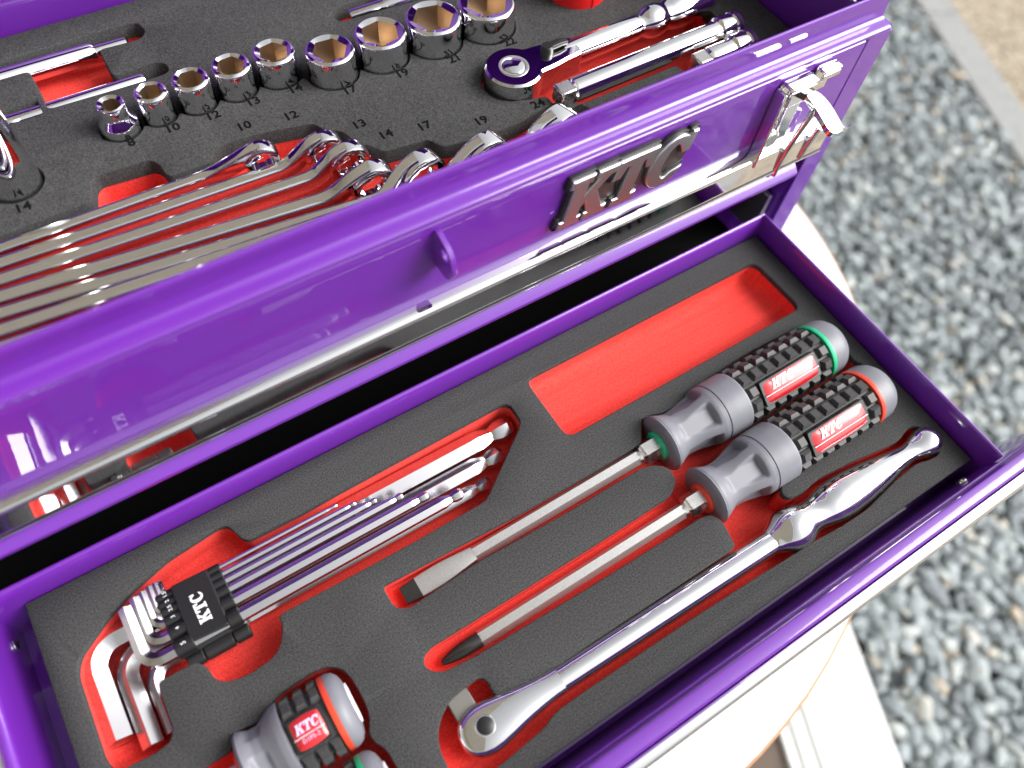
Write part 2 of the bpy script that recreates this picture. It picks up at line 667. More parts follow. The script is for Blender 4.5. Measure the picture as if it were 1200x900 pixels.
# sliding-door threshold under the table: white step and silver track bars, parallel to the kerb
th = thing('door_threshold', 'white door threshold with silver track grooves, below the table edge beside the pebbles', 'threshold', (634, -97, GZ))
def tbar(name, d0, d1, z0, z1, m):
    q = []
    for s, d in ((-900, d0), (1800, d0), (1800, d1), (-900, d1)):
        w = TD * s + TN * d
        q.append((w.x, w.y))
    mk(name, *prism(q, z0, z1, 1.5), m, th)
tbar('sill_board', -100, 0, -10, 4, WHITEPT)
tbar('track_bar', -112, -102, -12, 3, WHITEPT)
tbar('track_bar', -136, -119, -12, 3, WHITEPT)
tbar('track_bar', -156, -143, -12, 3, WHITEPT)
tbar('track_bed', -157, -100.5, -24, -14, ALU)
fl = []
for s, d in ((-2200, -159), (3800, -159), (3800, -3480), (-2200, -3480)):
    w = TD * s + TN * d
    fl.append((634 + w.x, -97 + w.y))
o = mk('floor', *prism(fl, GZ - 25, GZ - 6), FLOORM)
o['kind'] = 'structure'

# round table
tb = thing('round_table', 'round white table with thin brown edge, under the purple tool chest', 'table', (114.8, 287.3, GZ))
TZ = -150.5 - GZ
def disc(r, z0, z1, n=96, c=1.0):
    return upright(lathe([(z0, r), (z1 - c, r), (z1, r - c)], n))
mk('tabletop', *disc(350.8, TZ - 22, TZ, c=0.8), TABLEW, tb)
ring = MB()
ring.add(upright(lathe([(TZ - 21.5, 352.6), (TZ - 1.6, 352.6), (TZ - 1.0, 352.0), (TZ - 1.0, 350.0)], 96, cap=False)))
ring.build('edge_band', BROWN, tb)
mk('pedestal', *upright(lathe([(20, 35), (TZ - 30, 30), (TZ - 22, 120)], 32)), ALU, tb)
mk('foot_disc', *disc(210, -6, 20), ALU, tb)

# the roof overhang and the plastered wall on the left
def block(name, s0, s1, d0, d1, z0, z1, m):
    q = []
    for s, d in ((s0, d0), (s1, d0), (s1, d1), (s0, d1)):
        w = TD * s + TN * d
        q.append((634 + w.x, -97 + w.y))
    o = mk(name, *prism(q, z0, z1), m, sharp=0)
    o['kind'] = 'structure'
block('ceiling', -3200, 4200, -3400, -620, 1600, 1700, PLASTER)
block('wall', -3200, 4200, -3500, -2400, GZ - 6, 1598, PLASTER)

# ================================================================== tool chest
ch = thing('tool_chest', 'purple steel tool chest with one drawer pulled out and a chrome emblem', 'tool chest', (0, 0, 0))
X0, X1 = -151.0, 315.0
YF, YB = 160.0, 368.0
ZB, ZT = -150.0, 122.5
# side walls, back, bottom and the fixed inner floor of the tray
mk('side_wall', *box(X1 - 2.5, X1 - 0.2, YF + 1.5, YB, ZB, ZT - 14), PURPLE, ch)
mk('side_wall', *box(X0 + 0.2, X0 + 2.5, YF + 1.5, YB, ZB, ZT - 14), PURPLE, ch)
mk('back_wall', *extr_x(thick([(YB - 1, ZB), (YB - 1, 84), (YB - 2, 88), (YB - 2, 95), (YB + 2, 98), (YB + 2, ZT)], 1.2), X0, X1), PURPLE, ch)
mk('base_plate', *box(X0 + 2.5, X1 - 2.5, YF, YB - 2.5, ZB, ZB + 2), PURPLE, ch)
mk('tray_floor', *box(X0 + 2.5, X1 - 2.5, YF + 8, YB - 3.5, 52, 54), PURPLE, ch)
# tray wall above the sides
mk('tray_side', *box(X1 - 4.5, X1 - 3.0, YF + 8, YB - 1.5, 20, ZT), PURPLE, ch)
mk('tray_side', *box(X0 + 3.0, X0 + 4.5, YF + 8, YB - 1.5, 20, ZT), PURPLE, ch)
# lid standing open behind
lid = mk('lid', *box(X0 - 1, X1 + 1, YB + 62, YB + 64, ZT - 2, ZT + 125), PURPLE, ch)
for x in (X0 - 1, X1 - 0.5):
    mk('lid_side', *box(x, x + 1.5, YB + 6, YB + 61.8, ZT, ZT + 125), PURPLE, lid)
mk('lid_rim', *box(X0 - 1, X1 + 1, YB + 4, YB + 61.8, ZT + 125.2, ZT + 127), PURPLE, lid)
mk('lid_rim', *box(X0 + 1, X1 - 1, YB + 6, YB + 61.8, ZT - 1.8, ZT - 0.2), PURPLE, lid)
# front flanges beside the drawer opening
for xa, xb in ((300.0, X1), (X0, -136.0)):
    mk('front_flange', *extr_x(thick([(YF, ZB), (YF, 107.2)], -1.5), xa, xb), PURPLE, ch, bevel=0.6)
mk('flange_return', *box(300.0, 301.5, YF + 1.6, YF + 26, ZB, 60), PURPLE, ch)
mk('flange_return', *box(-137.5, -136.0, YF + 1.6, YF + 26, ZB, 60), PURPLE, ch)
# ledge and upright lip along the whole front
lip = smooth_open([(YF + 1.4, 106.0), (YF - 0.2, 107.0), (YF - 0.2, 108.4), (YF + 1.0, 109.2), (YF + 4.6, 109.6), (YF + 6.0, 110.4), (YF + 6.3, 112.0), (YF + 6.6, 116.0), (YF + 6.3, 121.5), (YF + 7.2, 122.6), (YF + 8.4, 121.8), (YF + 8.5, 114)], 1)
mk('front_lip', *extr_x(thick(lip, -1.0), X0 + 1, X1 - 2.5), PURPLE, ch)
# front panel
fp = smooth_open([(YF + 10, 106.0), (YF + 1.2, 106.3), (YF + 0.1, 105.3), (YF + 0.1, 100), (YF + 0.1, 64.0), (YF + 0.1, 40)], 1)
mk('front_panel', *extr_x(thick(fp, 1.2), -135.2, 299.2), PURPLE, ch)
# chrome trim strip
tr = [(YF + 0.0, 64.7), (YF - 1.8, 64.5), (YF - 3.4, 64.15), (YF - 4.2, 63.7), (YF - 4.7, 63.1), (YF - 5.1, 62.4), (YF - 5.3, 61.5), (YF - 5.3, 51.2), (YF - 5.5, 50.5), (YF - 5.9, 50.0), (YF - 6.2, 49.2),
      (YF - 5.8, 48.2), (YF - 4.4, 47.5), (YF, 47.4)]
mk('chrome_trim', *extr_x(tr, -135.0, 297.5), CHROME, ch, sharp=30)
# purple rail under the trim
ra = [(YF + 3, 47.1), (YF - 1.9, 47.1), (YF - 2.8, 46.9), (YF - 3.3, 46.6), (YF - 7.5, 42.7), (YF - 8.0, 41.8), (YF - 7.8, 40.2), (YF - 5.6, 36.8), (YF - 4.6, 36.1), (YF - 3, 35.9), (YF + 3, 35.9)]
mk('front_rail', *extr_x(ra, -121.0, 284.5), PURPLE, ch, sharp=25, bevel=0.5)
# hasp tab
tabp = fillet([(-0.4, 0), (10, 1.5), (13.6, 6), (14.6, 12), (13.2, 18.5), (9.5, 22), (-0.4, 25)], 3)
hole = [(8.4 + 2.7 * math.cos(a), 16.2 + 3.4 * math.sin(a)) for a in [2 * math.pi * k / 20 for k in range(20)]]
tabp = ccw(tabp)
mb = MB()
mb.add(fill2d([tabp, hole], 0)).add(fill2d([tabp, hole], 2.2)).add(strip(tabp, 0, tabp, 2.2)).add(strip(hole, 0, hole, 2.2))
v, f = weld(mb.v, mb.f)
mk('hasp_tab', [(84.6 + p[2], YF - p[0] * 0.86, 83.5 + p[1] * 0.84) for p in v], f, PURPLE, ch, bevel=0.3)
# emblem
em = MB()
em_o = Vector((138.5, YF - 0.2, 76.5))
for p in ktc(23.6, 0.20, 0.0, 0.92):
    p = ccw(p)
    q = offset(p, 1.7)
    em.add(xf(prism(fillet(q, 1.2, 2), 0, 1.8, 0.3), em_o, (1, 0, 0), (0, 0, 1), (0, -1, 0)))
emb = em.build('emblem', EMBBASE, ch)
em2 = MB()
em2.add(xf(prism([(8, 4), (58, 3.5), (64, 10), (66, 17), (40, 18), (14, 12)], 0.1, 1.3), em_o, (1, 0, 0), (0, 0, 1), (0, -1, 0)))
em2.build('backing', mat('emblem_brown', (0.05, 0.035, 0.035), 0.35), emb)
letters(emb, em_o, (1, 0, 0), (0, 0, 1), (0, -1, 0), 23.6, EMBCHR, 0.20, 1.6, 1.7, 0.0, 0.92, 0.5, fat=0.55)
# over-centre latch at the right
la = MB()
def obox(x0, x1, y0, y1, z0, z1):
    return box(x0, x1, YF - y1, YF - y0, z0, z1)
la.add(obox(250, 269, 0, 1.4, 60, 102))
la.add(obox(248.4, 249.9, 0, 6.0, 60, 101))
latch = la.build('latch', CHROME, ch, bevel=0.5)
k = MB()
k.add(obox(270, 281, 0.1, 1.6, 90, 104.5))
k.add(obox(270, 281, 1.7, 5.5, 102.6, 104.2))
k.add(obox(270, 281, 4.2, 5.5, 99.5, 102.5))
k.build('keeper', CHROME, latch, bevel=0.6)
k = MB()
k.add(obox(250.5, 266, 0.1, 7.0, 102.0, 103.8))
k.add(obox(250.5, 266, 5.6, 7.0, 94.0, 101.9))
k.build('hinge_hood', CHROME, latch, bevel=0.9)
k = MB()
eL = [(260.9, 152.5, 97.7), (261.5, 148.4, 96.2), (261.8, 142.0, 93.7), (261.7, 136.5, 91.6), (263.5, 134.1, 90.5), (269.5, 133.9, 89.6)]
eR = [(268.5, 154.6, 97.7), (272.1, 151.7, 96.2), (273.9, 146.4, 94.1), (273.8, 140.1, 91.7), (272.9, 135.5, 90.1), (278.1, 135.7, 89.6)]
eR = [tuple(a + (b - a) * 0.74 for a, b in zip(p, q)) for p, q in zip(eL, eR)]
nL = smooth_open(eL, 1)
nR = smooth_open(eR, 1)
vv, ff = [], []
for p, q in zip(nL, nR):
    p, q = Vector(p), Vector(q)
    dn = Vector((0.1, 0.25, -0.95)) * 3.2
    m_ = (p + q) / 2 + Vector((0, -0.2, 0.7))
    vv += [tuple(p), tuple(m_), tuple(q), tuple(q + dn), tuple(p + dn)]
for i in range(len(nL) - 1):
    for a in range(5):
        b = (a + 1) % 5
        ff.append((i * 5 + a, i * 5 + b, i * 5 + 5 + b, i * 5 + 5 + a))
ff += [(0, 1, 2, 3, 4), tuple((len(nL) - 1) * 5 + a for a in (4, 3, 2, 1, 0))]
k.add((vv, ff))
k.build('lever', CHROME, latch)
k = MB()
for pts in ([(270.0, YF - 9, 93), (268.5, YF - 8, 78), (267.5, YF - 6, 60), (268, YF - 5.5, 46.5)], [(284.5, YF - 7, 70), (283.5, YF - 6, 60), (283, YF - 5.5, 51)]):
    k.add(sweep(smooth_open(pts), rrect(2.6, 2.6, 1.2, 3)))
k.build('bail', CHROME, latch)
k = MB()
k.add(xf(upright(lathe([(0, 4.6), (1.8, 4.6), (2.6, 3.6)], 20)), (256, YF - 1.4, 72), (1, 0, 0), (0, 0, 1), (0, -1, 0)))
k.build('rivet', STEEL, latch)
# slide rails, then added near-black sheets that stand in for the shade inside
for x in (-134.0, 297.0):
    mk('slide_rail', *box(x - 1.5, x + 1.5, YF + 6, YB - 20, -24, 6), ZINC, ch, bevel=0.8)
    mk('rail_bolt', *xf(upright(lathe([(0, 4.2), (2.4, 4.2), (3.4, 3.0)], 16)), (x + (1.5 if x < 0 else -1.5), YF + 20, 14), (0, 1, 0), (0, 0, 1), (1 if x < 0 else -1, 0, 0)), STEEL, ch)
mk('shade_shelf', *box(-128, 292, YF + 2.5, YB - 10, -34, -31), INSHADE, ch)
mk('shade_panel', *box(-128, 292, YF + 60, YF + 63, -30, 22), INSHADE, ch)

# ------------------------------------------------------------------ the open drawer
DX0, DX1 = -115.5, 277.6
BZ = -26.0
dr = mk('drawer', *box(DX0 - 0.5, DX1 + 0.5, -16, 154, BZ - 1.2, BZ), PURPLE, ch)
rw = smooth_open([(0, BZ), (0, 11.2), (0.3, 12.4), (1.0, 12.8), (1.8, 12.4), (2.0, 11.2), (2.0, BZ)], 1)
def wall_y(prof, y0, y1, x, sgn):
    n = len(prof)
    v = [(x + sgn * a, y0, z) for a, z in prof] + [(x + sgn * a, y1, z) for a, z in prof]
    f = [(i, (i + 1) % n, n + (i + 1) % n, n + i) for i in range(n)] + [tuple(range(n)), tuple(range(2 * n - 1, n - 1, -1))]
    return v, f
mk('drawer_side', *wall_y(rw, -7.0, 154.5, DX1, 1), PURPLE, dr)
lw = smooth_open([(0, BZ), (0, 9.5), (0.6, 11.6), (2.2, 12.6), (4.2, 12.4), (5.6, 10.8), (6, 8), (6, BZ)], 1)
mk('drawer_side', *wall_y(lw, -7.0, 154.5, DX0, -1), PURPLE, dr)
bw = smooth_open([(152.9, BZ), (152.9, 2.0), (153.0, 5.5), (153.4, 8.6), (154.2, 10.8), (155.0, 11.8), (155.9, 12.0), (156.4, 11.4), (156.4, 9.0), (156.4, BZ)], 2)
mk('drawer_back', *extr_x(bw, DX0 - 6, DX1 + 2), PURPLE, dr)
fr = [(-1.7, BZ), (-1.9, -22), (-7.8, 8.6), (-8.4, 9.2), (-8.9, 8.6), (-9.3, 10.6), (-9.8, 12.2), (-10.4, 13.0), (-11.2, 13.25), (-15.4, 12.75), (-16.1, 12.1), (-16.6, 10.4), (-16.8, 8.6), (-17.0, -60), (-3, -60), (-3, BZ - 1)]
mk('drawer_front', *extr_x(fr, X0 + 0.5, X1 + 1), PURPLE, dr, sharp=28, bevel=0.35)
ct = [(-16.9, 8.8), (-17.3, 9.8), (-18.0, 10.2), (-21.0, 8.6), (-21.9, 7.4), (-22.2, 5.6), (-21.6, 3.6), (-20.4, 2.6), (-20.2, -3.0), (-20.8, -4.2), (-21.2, -5.2), (-20.8, -6.4), (-17.1, -6.8)]
mk('chrome_trim', *extr_x(ct, X0 + 0.6, X1 + 0.6), CHROME, dr, sharp=30)
def screw(x, y, z, nx):
    v, f = upright(lathe([(0, 2.6), (0.6, 2.6), (1.3, 1.7), (1.5, 0.2)], 20))
    mk('screw', *xf((v, f), (x, y, z), (0, 1, 0), (0, 0, 1), (nx, 0, 0)), STEEL, dr)
screw(DX0 + 0.2, 144.8, -14.5, 1)
mk('front_rivet', *xf(upright(lathe([(0, 2.6), (0.7, 2.4), (1.3, 1.6), (1.5, 0.3)], 14)), (262.5, -6.0, 0.4), (1, 0, 0), (0, -.19, .98), (0, .98, .19)), STEEL, dr)

# ================================================================== foam inserts
def foam(name, label, outer, holes, zt, black, loc=(0, 0, 0)):
    """holes: (polygon, fillet radius, depth number/function, floor fillet)"""
    t = thing(name, label, 'foam insert', (0, 0, 0))
    top = MB()
    red = MB()
    outer = ccw(outer)
    loops = []
    for poly, r, depth, ff in holes:
        lp = ccw(fillet(poly, r))
        big = offset(lp, 0.55)
        loops.append(big)
        top.add(strip(big, zt, offset(lp, 0.16), zt - 0.18))
        top.add(strip(offset(lp, 0.16), zt - 0.18, lp, zt - 0.6))
        top.add(strip(lp, zt - 0.6, lp, zt - black))
        inn = offset(lp, 0.25)
        red.add(strip(lp, zt - black, inn, zt - black - 0.02))
        dz = depth if callable(depth) else (lambda x, y, d=depth: d)
        g = lambda x, y, dz=dz: zt - dz(x, y)
        if ff:
            rings = [(inn, lambda x, y: g(x, y) + ff)]
            for k in range(1, 5):
                a = R(90) * k / 4
                rings.append((offset(inn, -ff * (1 - math.cos(a))), (lambda x, y, a=a: g(x, y) + ff * (1 - math.sin(a)))))
            red.add(strip(inn, zt - black - 0.02, *rings[0]))
            for (l0, z0), (l1, z1) in zip(rings, rings[1:]):
                red.add(strip(l0, z0, l1, z1))
            red.add(fill2d([rings[-1][0]], g))
        else:
            red.add(strip(inn, zt - black - 0.02, inn, g))
            red.add(fill2d([inn], g))
    ob = offset(outer, -0.5)
    top.add(fill2d([ob] + loops, zt))
    top.add(strip(ob, zt, outer, zt - 0.5))
    top.add(strip(outer, zt - 0.5, outer, zt - 22))
    v, f = weld(top.v, top.f)
    mk('foam_top', v, f, FOAM, t, sharp=50)
    v, f = weld(red.v, red.f)
    mk('pocket_lining', v, f, RED, t, sharp=50)
    return t

BIG = [(119.3, 139), (263.2, 138.9), (264.4, 104.2), (119.6, 104.0)]
HEX = [(-49.6, 141.5), (-29.1, 143.8), (-25.5, 142.5), (-24.3, 139.2), (-22.9, 134.6), (-20.6, 132.3), (2.5, 132.0), (21.3, 132.6), (102.3, 133.7), (105.7, 131.7), (105.8, 122.4), (102.8, 119.1), (72.3, 97.2), (37.2, 97.0), (4.4, 97.6), (-20.0, 98.2), (-22.7, 97.8), (-23.1, 93.1), (-26.9, 86.8), (-31.4, 84.4), (-41.4, 83.6), (-48.7, 85.3), (-52.6, 88.8), (-53.3, 94.6), (-55.6, 98.2), (-67.9, 98.6), (-70.4, 98.0), (-71.0, 94.5), (-71.3, 80.7), (-73.3, 76.9), (-79.0, 75.9), (-93.0, 77.2), (-95.1, 82.5), (-94.6, 116.3), (-91.8, 122.0), (-79.4, 130.5), (-67.5, 136.3), (-52.2, 141.0)]
DRV = [(17.3, 86.0), (18.4, 87.4), (81.8, 84.8), (122.1, 84.4), (147.1, 84.7), (154.8, 94.8), (159.6, 94.0), (166.1, 91.8), (180.7, 92.8), (193.0, 95.7), (224.3, 97.2), (253.7, 95.8), (263.6, 93.2), (269.4, 88.0), (270.4, 78.1), (266.5, 71.2), (266.0, 66.6), (269.8, 60.0), (271.3, 53.2), (268.7, 42.8), (258.6, 37.2), (249.8, 36.4), (227.8, 36.0), (192.2, 36.6), (187.7, 35.0), (186.3, 31.6), (188.5, 29.0), (195.5, 28.1), (206.4, 29.6), (226.2, 27.7), (252.2, 23.9), (258.1, 25.4), (261.9, 26.4), (265.8, 25.4), (267.9, 22.0), (267.3, 12.0), (264.2, 9.0), (258.0, 9.6), (251.1, 11.5), (236.4, 10.4), (214.5, 7.4), (199.5, 7.7), (183.2, 9.0), (166.4, 9.6), (151.8, 10.3), (112.4, 11.3), (65.4, 11.6), (51.0, 11.4), (44.1, 9.0), (22.8, 7.0), (12.0, 8.5), (7.0, 14.0), (7.3, 22.7), (9.3, 28.2), (13.3, 32.6), (19.1, 35.9), (28.7, 37.0), (31.8, 37.1), (33.6, 36.0), (34.5, 33.7), (34.1, 29.9), (35.2, 27.4), (38.3, 26.3), (43.4, 26.3), (48.5, 25.2), (62.6, 24.7), (79.2, 24.8), (150.3, 24.5), (153.0, 25.4), (155.3, 36.8), (153.0, 41.7), (148.3, 42.9), (92.6, 43.4), (36.3, 44.6), (22.0, 46.0), (18.0, 48.9), (16.9, 52.1), (18.6, 55.2), (22.4, 56.6), (102.4, 56.9), (143.3, 57.7), (149.6, 61.9), (150.7, 68.4), (145.7, 73.3), (138.8, 75.0), (100.0, 74.8), (55.4, 76.1), (21.8, 74.2), (17.6, 77.1)]
STUB = [(-66.6, 62.4), (-56.1, 62.6), (-54.3, 66.5), (-50.3, 67.5), (-45.0, 66.0), (-41.6, 66.6), (-38.3, 69.7), (-34.6, 71.3), (-20.4, 72.1), (-15.3, 71.1), (-10.8, 67.9), (-8.9, 62.7), (-8.3, 54.2), (-8.9, 46.9), (-12.3, 41.5), (-11.8, 38.3), (-9.2, 33.6), (-8.6, 27.3), (-8.6, 17.3), (-16, 8.0), (-60.2, 8.3), (-77.4, 20), (-95, 30), (-95, 58)]
def drv_depth(x, y):
    if y < 27 and x > 30:
        return 12.0
    if x > 150 and y > 27:
        return 17.5
    if x < 40 and y < 40:
        return 12.0
    return 10.0
FX0, FX1, FY0, FY1 = -103.4, 275.8, -0.5, 152.3
fd = foam('drawer_foam', 'charcoal foam sheet with red cut-outs lying in the open drawer', [(FX0, FY0), (FX1, FY0), (FX1, FY1), (FX0, FY1)],
          [(BIG, 5, 13, 5.0), (HEX, 3, 17, 2.5), (DRV, 2.5, drv_depth, 0), (STUB, 3, 18, 0)], 0.0, 3.2)

TZF = 55.0
MM, ZO = 0.00090313, 0.03033  # tray foam, and later the tray tools, scaled down about the camera
Q = 0.90313
WR = [(-152, 283.5), (-52.0, 280.5), (-14.7, 281.7), (-11.3, 292.7), (-8.3, 295.1), (14.6, 293.1), (16.9, 288.9), (17.5, 279.9), (37.0, 279.3), (40.0, 284.8), (44.8, 287.1), (61.2, 286.3), (86.7, 280.9), (89.5, 274.3), (96.2, 270.1), (98.1, 263.4), (98.9, 258.0), (103.2, 256.3), (106.4, 249.0), (128.9, 246.3), (132.0, 238.9), (141.1, 237.2), (158.7, 235.4), (172.0, 235.2), (188.6, 238.6), (199.7, 238.2), (208.5, 228.8), (205, 212), (180, 200), (-152, 196)]
BARS = [(-100, 386.8), (35.6, 387.8), (40.8, 386.4), (42.3, 378.2), (38.5, 373.8), (32.2, 374.1), (18.0, 375.0), (17.7, 353.6), (38.5, 354.0), (42.6, 351.0), (42.2, 344.8), (37.4, 343.7), (17.6, 344.1), (-14.4, 345.1), (-14.4, 374.6), (-100, 374.6)]
BAR2 = [(-17.0, 353.4), (-100, 353.4), (-100, 343.0), (-17.0, 343.2)]
TOPB = [(127.6, 348.4), (131.9, 352.5), (157.2, 355.4), (197.8, 355.6), (230, 355), (230, 339.0), (178.6, 339.2), (145.5, 341.1), (130.6, 341.5)]
RAT = [(169.5, 262.0), (171.5, 270.3), (176.5, 276.0), (183.3, 278.7), (192.7, 278.5), (205.7, 274.1), (228, 272.0), (262.9, 273.5), (272, 277), (290, 278.4), (312, 275), (312, 250.3), (312, 218.1), (270.4, 218.7), (267.3, 222.0), (267.1, 233.0), (198.8, 232.3), (194.5, 236.2), (194.4, 245.3), (186.8, 246.6), (176.4, 250.1), (171.0, 255.0)]
SOCK = [(8, 10.3, 318.5, 8.8, 6.2), (10, 28.0, 318.4, 7.6, 7.4), (12, 46.2, 318.5, 8.7, 8.5), (13, 65.6, 318.8, 9.3, 9.1), (14, 86.6, 318.8, 10.3, 10.0), (17, 110.3, 308.0, 12.1, 11.8), (19, 137.1, 308.2, 13.1, 12.8), (21, 165.8, 306.8, 14.3, 14.0), (22, 195.8, 305.0, 15.1, 14.8)]
def chain():
    up, dn = [], []
    pts = []
    for i, (s, x, y, r, r2) in enumerate(SOCK):
        pts.append((x, y, r + 0.8))
    xs = np.linspace(pts[0][0] - pts[0][2] + .05, pts[-1][0] + pts[-1][2] - .05, 170)
    for x in xs:
        hi, lo = -1e9, 1e9
        for (cx, cy, r) in pts:
            if abs(x - cx) < r:
                h = math.sqrt(r * r - (x - cx) ** 2)
                hi, lo = max(hi, cy + h), min(lo, cy - h)
        cy = float(np.interp(x, [p[0] for p in pts], [p[1] for p in pts]))
        hi, lo = max(hi, cy + 3.5), min(lo, cy - 3.5)
        if pts[0][0] < x < pts[-1][0]:
            pass
        up.append((float(x), hi))
        dn.append((float(x), lo))
    return up + dn[::-1]
SPK = (-39.0, 306.5)
circ = lambda c, r, n=36: [(c[0] + r * math.cos(2 * math.pi * k / n), c[1] + r * math.sin(2 * math.pi * k / n)) for k in range(n)]
ft = foam('tray_foam', 'charcoal foam sheet with numbered red cut-outs in the upper tray of the chest', [((X0 + 6) / Q, (YF + 9) / Q), ((X1 - 6) / Q, (YF + 9) / Q), ((X1 - 6) / Q, (YB - 3) / Q), ((X0 + 6) / Q, (YB - 3) / Q)],
          [(WR, 3, 17, 0), (BARS, 3, 16, 0), (BAR2, 2, 12, 0), (TOPB, 3, 10, 0), (RAT, 3, 15, 0), (chain(), 0.2, 20, 0), (circ(SPK, 11.6), 0.2, 24, 0)], TZF, 8.0)
for s, x, y in (('8', 11, 307), ('10', 29.9, 307.2), ('12', 48.7, 306.4), ('13', 68.5, 306.6), ('14', 89.3, 305.6), ('17', 111.7, 292.8), ('19', 139.6, 291.8), ('21', 168.1, 289.4), ('22', 199.6, 287.6),
                ('10', 58.4, 293.4), ('12', 79.9, 289.7), ('13', 105.2, 269.8), ('14', 112.9, 258), ('17', 131.3, 254.6), ('19', 156.8, 244.9), ('24', 187.4, 242.0), ('14', -40.1, 291.0)):
    text('size_mark', s, 7.0, (x, y, TZF + 0.12), (1, 0, 0), (0, 1, 0), PRINT, ft, 0.04, bold=0.2)

MM, ZO = 0.001, 0.0
# ================================================================== hex keys and their holder
hx = []
ho = thing('hex_key_holder', 'black plastic hex key holder with white lettering, in the left red pocket', 'holder', (-47, 113, -16))
HO = Vector((-47, 113, -16))
UP6 = [(1.5, 127.3, 16.9, -56.6, 133.8), (2, 124.2, 23.9, -58.4, 134.2), (2.5, 121.0, 32.0, -60.8, 134.0), (3, 117.2, 42.5, -63.7, 133.2), (4, 112.0, 51.7, -67.0, 132.4), (5, 105.4, 65.0, -71.2, 130.4)]
def lo(x, y, z):
    return (x - HO.x, y - HO.y, z - HO.z)
body = MB()
prof = [(130.0, -7), (130.2, -1.0), (129.2, 0.6), (127.5, 1.4), (108, 1.4), (104, 1.2), (101.4, -0.4), (100.4, -4), (100.4, -14), (128, -14)]
pv, pf = extr_x(smooth_open(prof + [prof[0]], 1)[:-1], -59.0, -35.2)
body.add(([lo(*p) for p in pv], pf))
body.build('holder_body', BLACKPL, ho)
cp = ccw(fillet([(-54.2, 104.4), (-39.2, 103.4), (-38.9, 128.2), (-53.4, 128.6)], 1.2))
v, f = prism(cp, 0.6, 4.3, 0.6)
pan = mk('top_panel', [lo(*p) for p in v], f, BLACKPL, ho)
letters(pan, lo(-43.8, 108.6, 4.27), (0, 1, 0), (-1, 0, 0), (0, 0, 1), 4.8, WHITE, 0.0, 0.08, 0.0, 0.03, 0.92)
for s, y, _, _, _ in UP6:
    r = s / 2 + 1.15
    for xa, xb in ((-60.2, -53.0), (-39.6, -34.4)):
        v, f = lathe([(xa, r - .4), (xa + .4, r), (xb - .4, r), (xb, r - .4)], 18)
        mk('key_sleeve', [lo(p[0], p[1] + y, p[2] + 0.55 + 0.35 * s / 2 - 0.2) for p in v], f, BLACKPL, ho)
for (s, y), t in zip([(q[0], q[1]) for q in UP6], ('1.5', '2', '2.5', '3', '4', '5')):
    text('size_mark', t, 2.1 if s != 5 else 2.6, lo(-56.4, y + 0.1, 0.55 + 0.35 * s / 2 - 0.2 + s / 2 + 1.15 - 0.02), (0, 1, 0), (-1, 0, 0), WHITE, ho, 0.16)
for xa, xb in ((-58.5, -52.2), (-51.8, -40.6), (-40.2, -34.0)):
    v, f = lathe([(xa, 2.6), (xa + .4, 3.0), (xb - .4, 3.0), (xb, 2.6)], 22)
    mk('hinge_barrel', [lo(p[0], p[1] + 99.6, p[2] - 2.6) for p in v], f, BLACKPL, ho)

def hex_key(size, y, xe, xl, yl, z, label):
    t = thing('hex_key', label, 'hex key', (xl, y, z), None, 'hex keys held by the black holder')
    L = xe - xl
    sgn = 1 if yl > y else -1
    sec = ngon(size / 2, 6, R(30))
    sec = [(a, b) for a, b in sec]
    rb = size * 1.0 + 1.2
    path = [(0, yl - y, 0)]
    for k in range(9):
        a = R(90) * k / 8
        path.append((rb - rb * math.cos(a), sgn * (rb - rb * math.sin(a)), 0))
    nb = max(2.2, size * 0.9)
    path += [(L - 2.4 * nb, 0, 0), (L - 2.0 * nb, 0, 0), (L - 1.25 * nb, 0, 0), (L - 0.85 * nb, 0, 0), (L - 0.3 * nb, 0, 0), (L, 0, 0)]
    sca = [1] * (len(path) - 5) + [1.0, 0.66, 0.92, 0.94, 0.62]
    # short-leg tip and ball tip chamfers
    path.insert(0, (0, yl - y + sgn * 0.25 * 1, 0))
    sca.insert(0, 0.88)
    body = sweep(path, sec, sca)
    mk('key_bar', *body, KEYSTEEL, t, sharp=24)
    return t
NM = {1.5: 'thinnest bright steel hex key, uppermost in the black holder', 2: 'second thinnest hex key, in the slot marked 2', 2.5: 'thin hex key in the slot marked 2.5 of the black holder',
      3: 'medium hex key in the slot marked 3 of the black holder', 4: 'hex key in the slot marked 4, second thickest of the upper row', 5: 'thickest upper-row hex key, in the slot marked 5'}
for s, y, xe, xl, yl in UP6:
    hex_key(s, y, xe, xl, yl, 0.9 - 0.05 * s, NM[s])
hex_key(10, 126.6, 104.0, -91.0, 88.5, -11.0, 'largest hex key, lying lowest with its short leg at the far left of the pocket')
hex_key(8, 116.6, 93.0, -81.2, 81.0, -11.5, 'second largest hex key, its short leg just right of the largest')
hex_key(6, 107.6, 81.0, -73.4, 82.0, -12.0, 'smallest of the three low hex keys, its short leg tucked under the foam edge')

